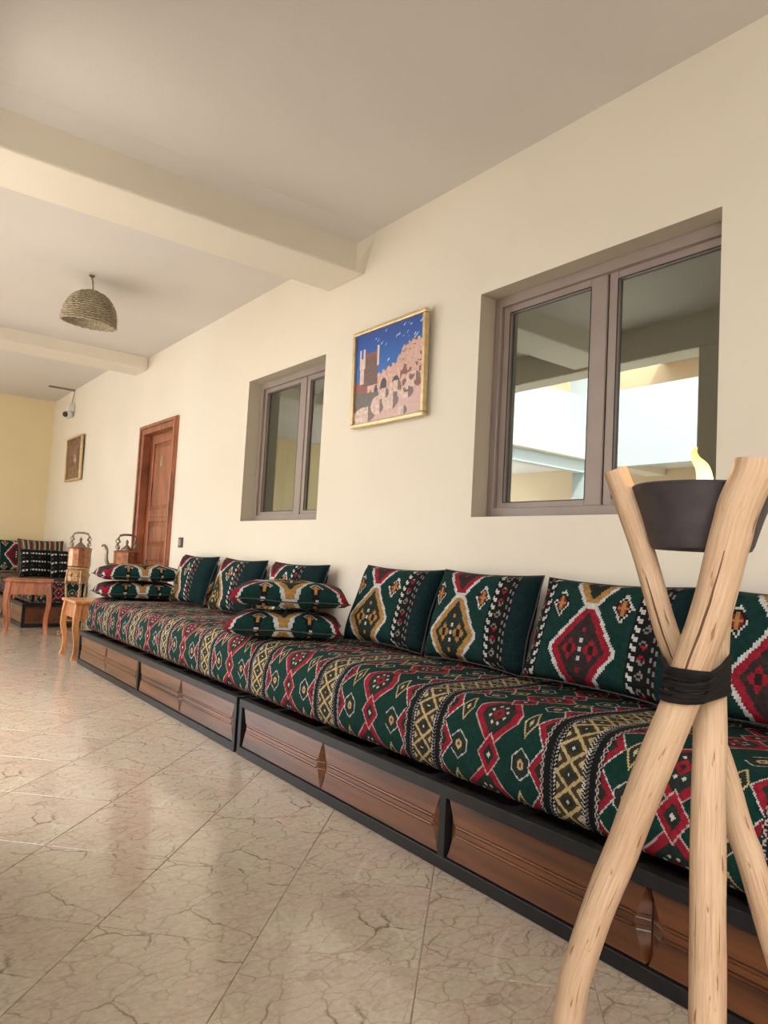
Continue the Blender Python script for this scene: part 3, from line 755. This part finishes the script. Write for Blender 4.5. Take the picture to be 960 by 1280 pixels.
for k in range(19):
    z = zb + (zt - zb) * k / 18; cl = []
    # the loops rise a little behind
    for P, r in ((P1, .0255), (P2, .019), (P3, .0235)):
        c = at_z(P, z); cl += [(c.x + (r + .001) * math.cos(a * PI / 8), c.y + (r + .001) * math.sin(a * PI / 8)) for a in range(16)]
    hp = hull2(cl); tl = rg.uniform(-.12, .12) if k not in (3, 7) else 0
    loop = [Vector((x, y, z + (x - cx0.x) * tl + (.02 if k > 16 else 0) * (x - cx0.x) * 9)) for x, y in hp]
    loop.append(loop[0]); sm = []
    for i in range(len(loop) - 1):
        for s in range(3): sm.append(loop[i].lerp(loop[i + 1], s / 3))
    sm.append(loop[0]); tube(bm, sm, .0031, 6, cap=False)
obj('binding', bm, M['cord'], tri, smooth=True)
# bowl
bc = unp(878, 612, 1.0); rb = .093; zr = bc.z + .002; zbm = zr - .088
bowl = thing('fire_bowl', 'black iron fire bowl held between the tops of the wooden poles', 'bowl', (bc.x, bc.y, zbm))
prof = [(.001, 0), (.060, 0), (.064, .002), (.067, .008), (.078, .045), (.0905, .080), (.0935, .087), (.0915, .089), (.088, .086), (.073, .045), (.061, .012), (.001, .010)]
latheo('bowl', prof, M['iron'], bowl, 48, close=False)
latheo('fuel_gel', [(.001, .035), (.05, .036), (.0668, .034), (.06, .012), (.001, .011)], M['darkplastic'], bowl, 32, close=False)
latheo('rivet', [(.001, 0), (.004, .001), (.004, .004), (.001, .006)], M['black'], bowl, 10, ctr=(.062, -.020, .0), close=False)
fl = NT('flame'); fl.n.remove(fl.b)
em = fl.n.new('ShaderNodeEmission'); tr_ = fl.n.new('ShaderNodeBsdfTransparent'); mx = fl.n.new('ShaderNodeMixShader')
sp = fl.n.new('ShaderNodeSeparateXYZ'); fl.link(fl.coord('Generated'), sp.inputs[0])
fl.link(fl.ramp(sp.outputs[2], [(0, (1, .24, .02)), (.25, (1, .55, .09)), (.55, (1, .82, .46)), (.8, (1, .68, .24)), (1, (1, .4, .1))]), em.inputs[0]); em.inputs[1].default_value = .42
lw = fl.n.new('ShaderNodeLayerWeight'); lw.inputs[0].default_value = .3
fl.link(fl.ramp(lw.outputs['Facing'], [(0, (.96, .96, .96)), (.9, (.25, .25, .25))]), mx.inputs[0]); fl.link(tr_.outputs[0], mx.inputs[1]); fl.link(em.outputs[0], mx.inputs[2]); fl.link(mx.outputs[0], fl.out.inputs[0])
M['flame'] = fl.m
FZ = 1.0; fpts = [unp(u, v, FZ) for u, v in ((880, 640), (880, 616), (881, 600), (878, 585), (870, 574), (868, 565), (872, 559))]
bm = bmesh.new(); tube(bm, spline(fpts, 5), [r for r in np.interp(np.linspace(0, 6, 31), range(7), [.004, .011, .0115, .0095, .0060, .0040, .0006])], 16)
tag(obj('flame', bm, M['flame'], smooth=True), 'single yellow-white flame rising from the black fire bowl', 'flame')
fd = bpy.data.lights.new('flame_light', 'POINT'); fd.energy = .2; fd.color = (1, .55, .22); fd.shadow_soft_size = .02
fo_ = bpy.data.objects.new('flame_light', fd); C.objects.link(fo_); fo_.location = unp(876, 585, FZ)

# ---------------------------------------------------------------- pictures
def raster_picture(name, cols, wd, ht, parent):
    H, Wd = cols.shape[:2]
    vs = [(0, (i / (Wd) - .5) * wd, (j / (H) - .5) * ht) for j in range(H + 1) for i in range(Wd + 1)]
    fs = [(j * (Wd + 1) + i, j * (Wd + 1) + i + 1, (j + 1) * (Wd + 1) + i + 1, (j + 1) * (Wd + 1) + i) for j in range(H) for i in range(Wd)]
    me = bpy.data.meshes.new(name); me.from_pydata(vs, [], fs); at = me.color_attributes.new('print', 'FLOAT_COLOR', 'CORNER')
    arr = np.ones((H * Wd, 4, 4)); arr[:, :, :3] = cols.reshape(H * Wd, 1, 3); at.data.foreach_set('color', arr.ravel())
    t = NT(name + '_print'); a = t.n.new('ShaderNodeAttribute'); a.attribute_name = 'print'; t.set(color=a.outputs[0], rough=.35, spec=.4)
    return link(name, me, t.m, parent)
def srgb(c): c = np.array(c, float) / 255; return np.where(c <= .04045, c / 12.92, ((c + .055) / 1.055) ** 2.4)
def nz(H, W, s, seed):
    return np.array([[mnoise.noise(Vector((i * s, j * s, seed))) for i in range(W)] for j in range(H)])
def fort():
    H, W = 120, 130; A = np.zeros((H, W, 3)); yy, xx = np.mgrid[0:H, 0:W]; X_ = xx / W; Y_ = yy / H     # y up, x to the right as seen
    n1 = nz(H, W, .23, 1) * .45; n2 = nz(H, W, .12, 4)
    top = srgb((34, 76, 158)); low = srgb((48, 130, 212))
    A[:] = top + (low - top) * np.clip(1.2 - Y_[..., None] * 1.3, 0, 1)
    def put(m, c, k=.0):
        cc = srgb(c)[None, :] * (1 + k * n1[m][:, None]); A[m] = cc
    put((Y_ < .42), (196, 160, 150), .5)
    # wall running up to the right with arches
    wt = np.interp(X_, [0, .2, .62, .72, .82, 1], [.40, .46, .58, .72, .76, .76]) + .012 * np.sign(np.sin(X_ * 90))
    put((Y_ < wt) & (X_ > .19), (205, 168, 156), .7)
    put((X_ < .2) & (Y_ < .47), (140, 88, 80), .3)
    tw = (X_ > .12) & (X_ < .35) & (Y_ < .76) & (Y_ > .40); put(tw, (112, 88, 84), .4); put(tw & (Y_ > .71), (140, 84, 78), .4)
    put((X_ > .07) & (X_ < .135) & (Y_ < .72) & (Y_ > .44), (214, 188, 184), .4)
    for xc in (.135, .35, .075): put((np.abs(X_ - xc) < .012) & (Y_ > .6) & (Y_ < .82), (215, 195, 185))
    for xc, w_, h0, h1 in ((.25, .018, .27, .35), (.33, .025, .25, .40), (.445, .045, .22, .45), (.62, .052, .30, .44)):
        m = (np.abs(X_ - xc) < w_) & (Y_ > h0) & (Y_ < h1 - (np.abs(X_ - xc) / w_) ** 2 * .05); put(m, (70, 66, 70), .3)
    put((Y_ < .25 + .1 * (1 - X_)) & (X_ < .45) & (Y_ > .36 * X_ - .02 + .02), (104, 96, 92), .3)
    put((Y_ < .02 + .35 * X_), (202, 168, 162), .25)
    for xc, yc, rx, ry in ((.16, .09, .17, .09), (.36, .17, .10, .10), (.55, .20, .12, .11), (.76, .24, .11, .07), (.62, .33, .08, .06), (.72, .06, .07, .05), (.86, .36, .1, .08), (.45, .28, .08, .06)):
        d = ((X_ - xc) / rx) ** 2 + ((Y_ - yc) / ry) ** 2; m = d < 1; put(m, (206, 182, 172), .8); put(m & (X_ - xc > rx * .35), (122, 98, 94), .5)
    put((X_ > .68) & (Y_ > .24) & (Y_ < .52) & (n2 + n1 * .6 > .12), (132, 84, 80), .5)
    put((Y_ > .52) & (X_ > .55) & (Y_ < wt) & (n1 > .16), (120, 84, 82))
    rg = random.Random(3)
    for k in range(30):
        x, y = rg.uniform(.3, .98), rg.uniform(.62, .95)
        if k > 9: x = rg.uniform(.7, .99)
        s = rg.uniform(.005, .011); m = (np.abs((X_ - x) - (Y_ - y) * .8) + np.abs(Y_ - y) * .5 < s); put(m & (Y_ > wt), (200, 210, 228))
    return A
def sepia():
    H, W = 50, 30; yy, xx = np.mgrid[0:H, 0:W]; X_ = xx / W; Y_ = yy / H; n = nz(H, W, .2, 7)
    A = srgb((120, 84, 66))[None, None, :] * (1 + .9 * n[..., None]); k = np.exp(-((X_ - .5 - .12 * np.sin(Y_ * 5)) / .13) ** 2) * np.exp(-((Y_ - .5) / .28) ** 2); A += (k * (.6 + 2 * n))[..., None] * .22; A[Y_ < .2] *= 1.3; A *= .8
    return A
def picture(label, y0, y1, z0, z1, A, mat, fw, tilt):
    cy, cz = (y0 + y1) / 2, (z0 + z1) / 2; wd, ht = y1 - y0, z1 - z0
    t = thing('framed_picture', label, 'picture', (XW - .032, cy, cz)); t.rotation_euler = (0, -math.radians(tilt), 0)
    A = A[:, ::-1]       # the wall is seen from -x: +y is to the left
    p = raster_picture('picture_print', A, wd - fw * 1.6, ht - fw * 1.6, t); p.location = (-.004, 0, 0)
    for b in ((-.02, .012, -wd / 2, wd / 2, ht / 2 - fw, ht / 2), (-.02, .012, -wd / 2, wd / 2, -ht / 2, -ht / 2 + fw), (-.02, .012, -wd / 2, -wd / 2 + fw, -ht / 2 + fw, ht / 2 - fw), (-.02, .012, wd / 2 - fw, wd / 2, -ht / 2 + fw, ht / 2 - fw)):
        boxo('frame_moulding', b, mat, t, .006)
    boxo('backing', (.0, .01, -wd / 2 + .01, wd / 2 - .01, -ht / 2 + .01, ht / 2 - .01), M['brown_frame'], t)
picture('gilt-framed picture of a pink stone fortress under blue sky, between the two windows', 2.83, 3.50, 1.757, 2.333, fort(), M['gold'], .024, 1.5)
picture('small dark brown framed picture on the wall below the security camera, left of the door', 9.60, 10.36, 1.80, 2.39, sepia(), M['gold'], .028, 1)

# ---------------------------------------------------------------- ceiling lamp, camera
LX, LY = 1.315, 5.45
lamp = thing('pendant_lamp', 'small woven basket dome lamp hanging from the ceiling in the second bay', 'lamp', (LX, LY, 2.60)); lamp.rotation_euler = (math.radians(6), math.radians(2), 0)
t = NT('woven_reed'); nn = t.noise(t.coord('Object', (1, 1, 3)), 60, 4)
t.set(color=t.ramp(nn.outputs[0], [(.3, (.20, .155, .10)), (.7, (.60, .51, .38))]), rough=.85); M['reed'] = t.m
shade = bmesh.new(); rows = 15; R0 = .18; Hh = .235
for k in range(rows):
    s = k / (rows - 1); r = R0 * math.sqrt(max(.02, 1 - (s * .985) ** 2.3)) + .006; z = Hh * s
    n = 72; pts = []
    for i in range(n + 1):
        a = 2 * PI * i / n; rr = r + .0055 * math.cos(i * PI + k * PI); pts.append((rr * math.cos(a), rr * math.sin(a), z + .003 * math.sin(i * 1.7 + k)))
    tube(shade, pts, .0062, 6, cap=False)
obj('lamp_shade', shade, M['reed'], lamp, smooth=True)
for k in range(18):
    a = 2 * PI * k / 18; pts = [((R0 * math.sqrt(max(.02, 1 - (s * .985) ** 2.3))) * math.cos(a), (R0 * math.sqrt(max(.02, 1 - (s * .985) ** 2.3))) * math.sin(a), Hh * s) for s in np.linspace(0, 1, 9)]
    tubeo('stake', pts, .004, M['reed'], lamp, 5)
lin = bmesh.new(); lathe(lin, [(R0 * math.sqrt(max(.0004, 1 - (s * .985) ** 2.3)) - .003, Hh * s) for s in np.linspace(0, 1, 10)], 32); obj('lining', lin, M['reed'], lamp, smooth=True)
tubeo('lamp_cord', [(0, 0, Hh), (-.01, .002, .30), (-.022, .004, .345)], .005, M['pewter'], lamp)
latheo('ceiling_hook', [(.02, .349), (.02, .340), (.008, .332), (.004, .32)], M['pewter'], lamp, 12, ctr=(-.022, .004, 0))
cc = thing('security_camera', 'small white dome security camera high on the wall near the far corner', 'camera', (XW, 10.35, 2.79)); cc.scale = (.8, .8, .8)
boxo('mount', (-.10, 0, -.07, .07, -.02, .11), M['plastic'], cc, .01)
bm = bmesh.new(); bmesh.ops.create_uvsphere(bm, u_segments=20, v_segments=12, radius=.075); bmesh.ops.translate(bm, verts=bm.verts, vec=(-.09, 0, -.08)); obj('camera_body', bm, M['plastic'], cc, smooth=True)
bm = bmesh.new(); bmesh.ops.create_uvsphere(bm, u_segments=16, v_segments=10, radius=.048); bmesh.ops.translate(bm, verts=bm.verts, vec=(-.135, -.035, -.085)); obj('lens', bm, M['darkplastic'], cc, smooth=True)
tubeo('cable', [(-.04, 0, .10), (-.03, .02, .16), (-.012, .01, .28), (-.012, 0, .358)], .006, M['pewter'], cc)
tag(boxo('ceiling_bracket', (2.06, 2.395, 10.33, 10.37, 3.06, 3.081), M['pewter']), 'thin grey metal strip on the ceiling above the security camera', 'bracket')

# ---------------------------------------------------------------- side tables
def side_table(label, loc, rz, wd, dp, ht, mat, group=None, ov=.03):
    t = thing('side_table', label, 'table', loc, rz, group)
    bm = bmesh.new(); box(bm, -wd / 2, wd / 2, -dp / 2, dp / 2, ht - .025, ht, .006); obj('tabletop', bm, mat, t)
    a, b = wd / 2 - ov, dp / 2 - ov
    for (x0, x1, y0, y1) in ((-a, a, -b, -b + .016), (-a, a, b - .016, b), (-a, -a + .016, -b + .016, b - .016), (a - .016, a, -b + .016, b - .016)):
        bm = bmesh.new(); box(bm, x0, x1, y0, y1, ht - .155, ht - .025, .002)
        obj('apron', bm, mat, t)
    for sx in (-1, 1):
        for sy in (-1, 1):
            bm = bmesh.new(); n = 12; rings = []
            for i in range(n + 1):
                s = i / n; z = (ht - .025) * (1 - s) + 0 * s
                off = .018 * math.sin(s * PI * 1.15) * (1 if s < .75 else 1) - .022 * (s ** 3) * -1 - .02 * math.sin(max(0, s - .45) / .55 * PI)
                hw = .026 - .010 * s + (.004 if s > .93 else 0)
                cx_, cy_ = sx * (a - .012 + off), sy * (b - .012 + off)
                rings.append([bm.verts.new((cx_ + p * hw, cy_ + q * hw, z)) for p, q in ((-1, -1), (1, -1), (1, 1), (-1, 1))])
            for i in range(n):
                for k in range(4): bm.faces.new((rings[i][k], rings[i][(k + 1) % 4], rings[i + 1][(k + 1) % 4], rings[i + 1][k]))
            bm.faces.new(rings[0]); bm.faces.new(rings[-1])
            obj('leg', bm, mat, t, smooth=True, auto=40)
            latheo('pendant_knob', [(.003, 0), (.010, -.008), (.006, -.018), (.012, -.030), (.004, -.046)], M['table'], t, 10, ctr=(sx * (a - .07 if sx > 0 else a - .07), sy * (b - .008), ht - .154))
    return t
side_table('red-brown wooden side table with curved legs, standing alone in front of the far bench', (1.655, 8.42, 0), math.radians(-14), .46, .42, .575, M['tableb'])
side_table('orange wooden side table tucked behind the far end of the long sofa', (1.87, 6.62, 0), 0, .50, .46, .50, M['table'])

# ---------------------------------------------------------------- copper kettles on brazier stands
def brazier(label, x, y, zb, zt, r, rz=0):
    t = thing('brazier_stand', label, 'stand', (x, y, 0), rz)
    n = 8
    bm = bmesh.new(); lathe(bm, [(r * .80, zb), (r * 1.0, zb + .02), (r * 1.04, zb + (zt - zb) * .5), (r * .98, zt - .03), (r * 1.06, zt - .012), (r * 1.02, zt), (r * .9, zt), (r * .85, zt - .03)], 24, close=False); obj('drum', bm, M['brass'], t, smooth=True, auto=35)
    for k in range(10):
        a = 2 * PI * k / 10; bm = bmesh.new(); bmesh.ops.create_uvsphere(bm, u_segments=8, v_segments=6, radius=.016)
        bmesh.ops.translate(bm, verts=bm.verts, vec=(r * 1.03 * math.cos(a), r * 1.03 * math.sin(a), (zb + zt) / 2)); obj('boss', bm, M['brass'], t, smooth=True)
    for k in range(3):
        a = 2 * PI * k / 3 + .5; ca, sa = math.cos(a), math.sin(a)
        P_ = spline([(q * ca, q * sa, z) for q, z in ((r * 1.05, zt - .03), (r * 1.12, zb), (r * .95, zb * .6), (r * 1.0, zb * .3), (r * 1.1, .06), (r * 1.35, .015), (r * 1.48, .04), (r * 1.38, .065))], 6)
        leg = tubeo('leg', P_, [.011 + .003 * math.sin(i * 1.6) for i in range(len(P_))], M['brass'], t, 8)
        bm = bmesh.new(); bmesh.ops.create_uvsphere(bm, u_segments=10, v_segments=8, radius=.02); bmesh.ops.translate(bm, verts=bm.verts, vec=(r * 1.12 * ca, r * 1.12 * sa, zb)); obj('knob', bm, M['brass'], leg, smooth=True)
    bm = bmesh.new(); pts = [(r * .97 * math.cos(2 * PI * i / 24), r * .97 * math.sin(2 * PI * i / 24), zb * .32) for i in range(25)]; tube(bm, pts, .006, 6, cap=False); obj('stretcher_ring', bm, M['brass'], t, smooth=True)
    return t
def kettle(label, x, y, z, r, h, rz, mat, spout=True):
    t = thing('kettle', label, 'kettle', (x, y, z), rz)
    latheo('body', [(.001, 0), (r * .9, 0), (r, .012), (r * .985, h * .5), (r, h - .012), (r * 1.04, h - .004), (r * 1.04, h), (r * .85, h + .012), (r * .5, h + .016), (.001, h + .016)], mat, t, 12, close=False, auto=20)
    latheo('lid', [(r * .50, h + .014), (r * .48, h + .024), (r * .25, h + .048), (r * .12, h + .062), (r * .08, h + .075), (r * .14, h + .09), (r * .10, h + .105), (.001, h + .12)], M['pewter'], t, 20, close=False)
    H = .155
    for s in (-1, 1):
        bm = bmesh.new(); P_ = spline([(s * r * q, 0, h + zz) for q, zz in ((.78, .0), (.62, .03), (.78, .06), (.60, .09), (.72, .12), (.58, H))], 5); tube(bm, P_, [.009 + .004 * math.sin(i * 1.3) for i in range(len(P_))], 8)
        for zz in (.045, .10):
            pts = [(s * (r * .74) + .018 * math.cos(a), 0, h + zz + .018 * math.sin(a)) for a in np.linspace(0, 2 * PI, 13)]; tube(bm, pts, .0045, 6, cap=False)
        obj('handle_post', bm, M['pewter'], t, smooth=True)
    tubeo('handle', spline([(-r * .62, 0, h + H - .004), (-r * .3, 0, h + H + .008), (r * .3, 0, h + H + .008), (r * .62, 0, h + H - .004)], 5), .011, M['pewter'], t, 10)
    if spout:
        P_ = spline([(-r * .96, 0, h * .18), (-r * 1.35, 0, h * .22), (-r * 1.55, 0, h * .55), (-r * 1.55, 0, h * 1.05), (-r * 1.78, 0, h * 1.32), (-r * 1.98, 0, h * 1.25)], 6)
        tubeo('spout', P_, list(np.linspace(.022, .009, len(P_))), M['pewter'], t, 10)
    return t
brazier('tall brass brazier stand with thin scrolled legs beside the far bench', 2.03, 7.98, .57, .735, .105)
kettle('tall copper kettle with crown handle on the brass brazier stand', 2.03, 7.98, .735, .115, .20, math.radians(-20), M['copper'], False)
brazier('brazier stand in front of the wooden door, mostly hidden behind the far cushion stack', 2.20, 6.98, .60, .765, .09)
kettle('copper kettle with swan-neck spout in front of the wooden door', 2.20, 6.98, .765, .115, .165, math.radians(-8), M['copper'])
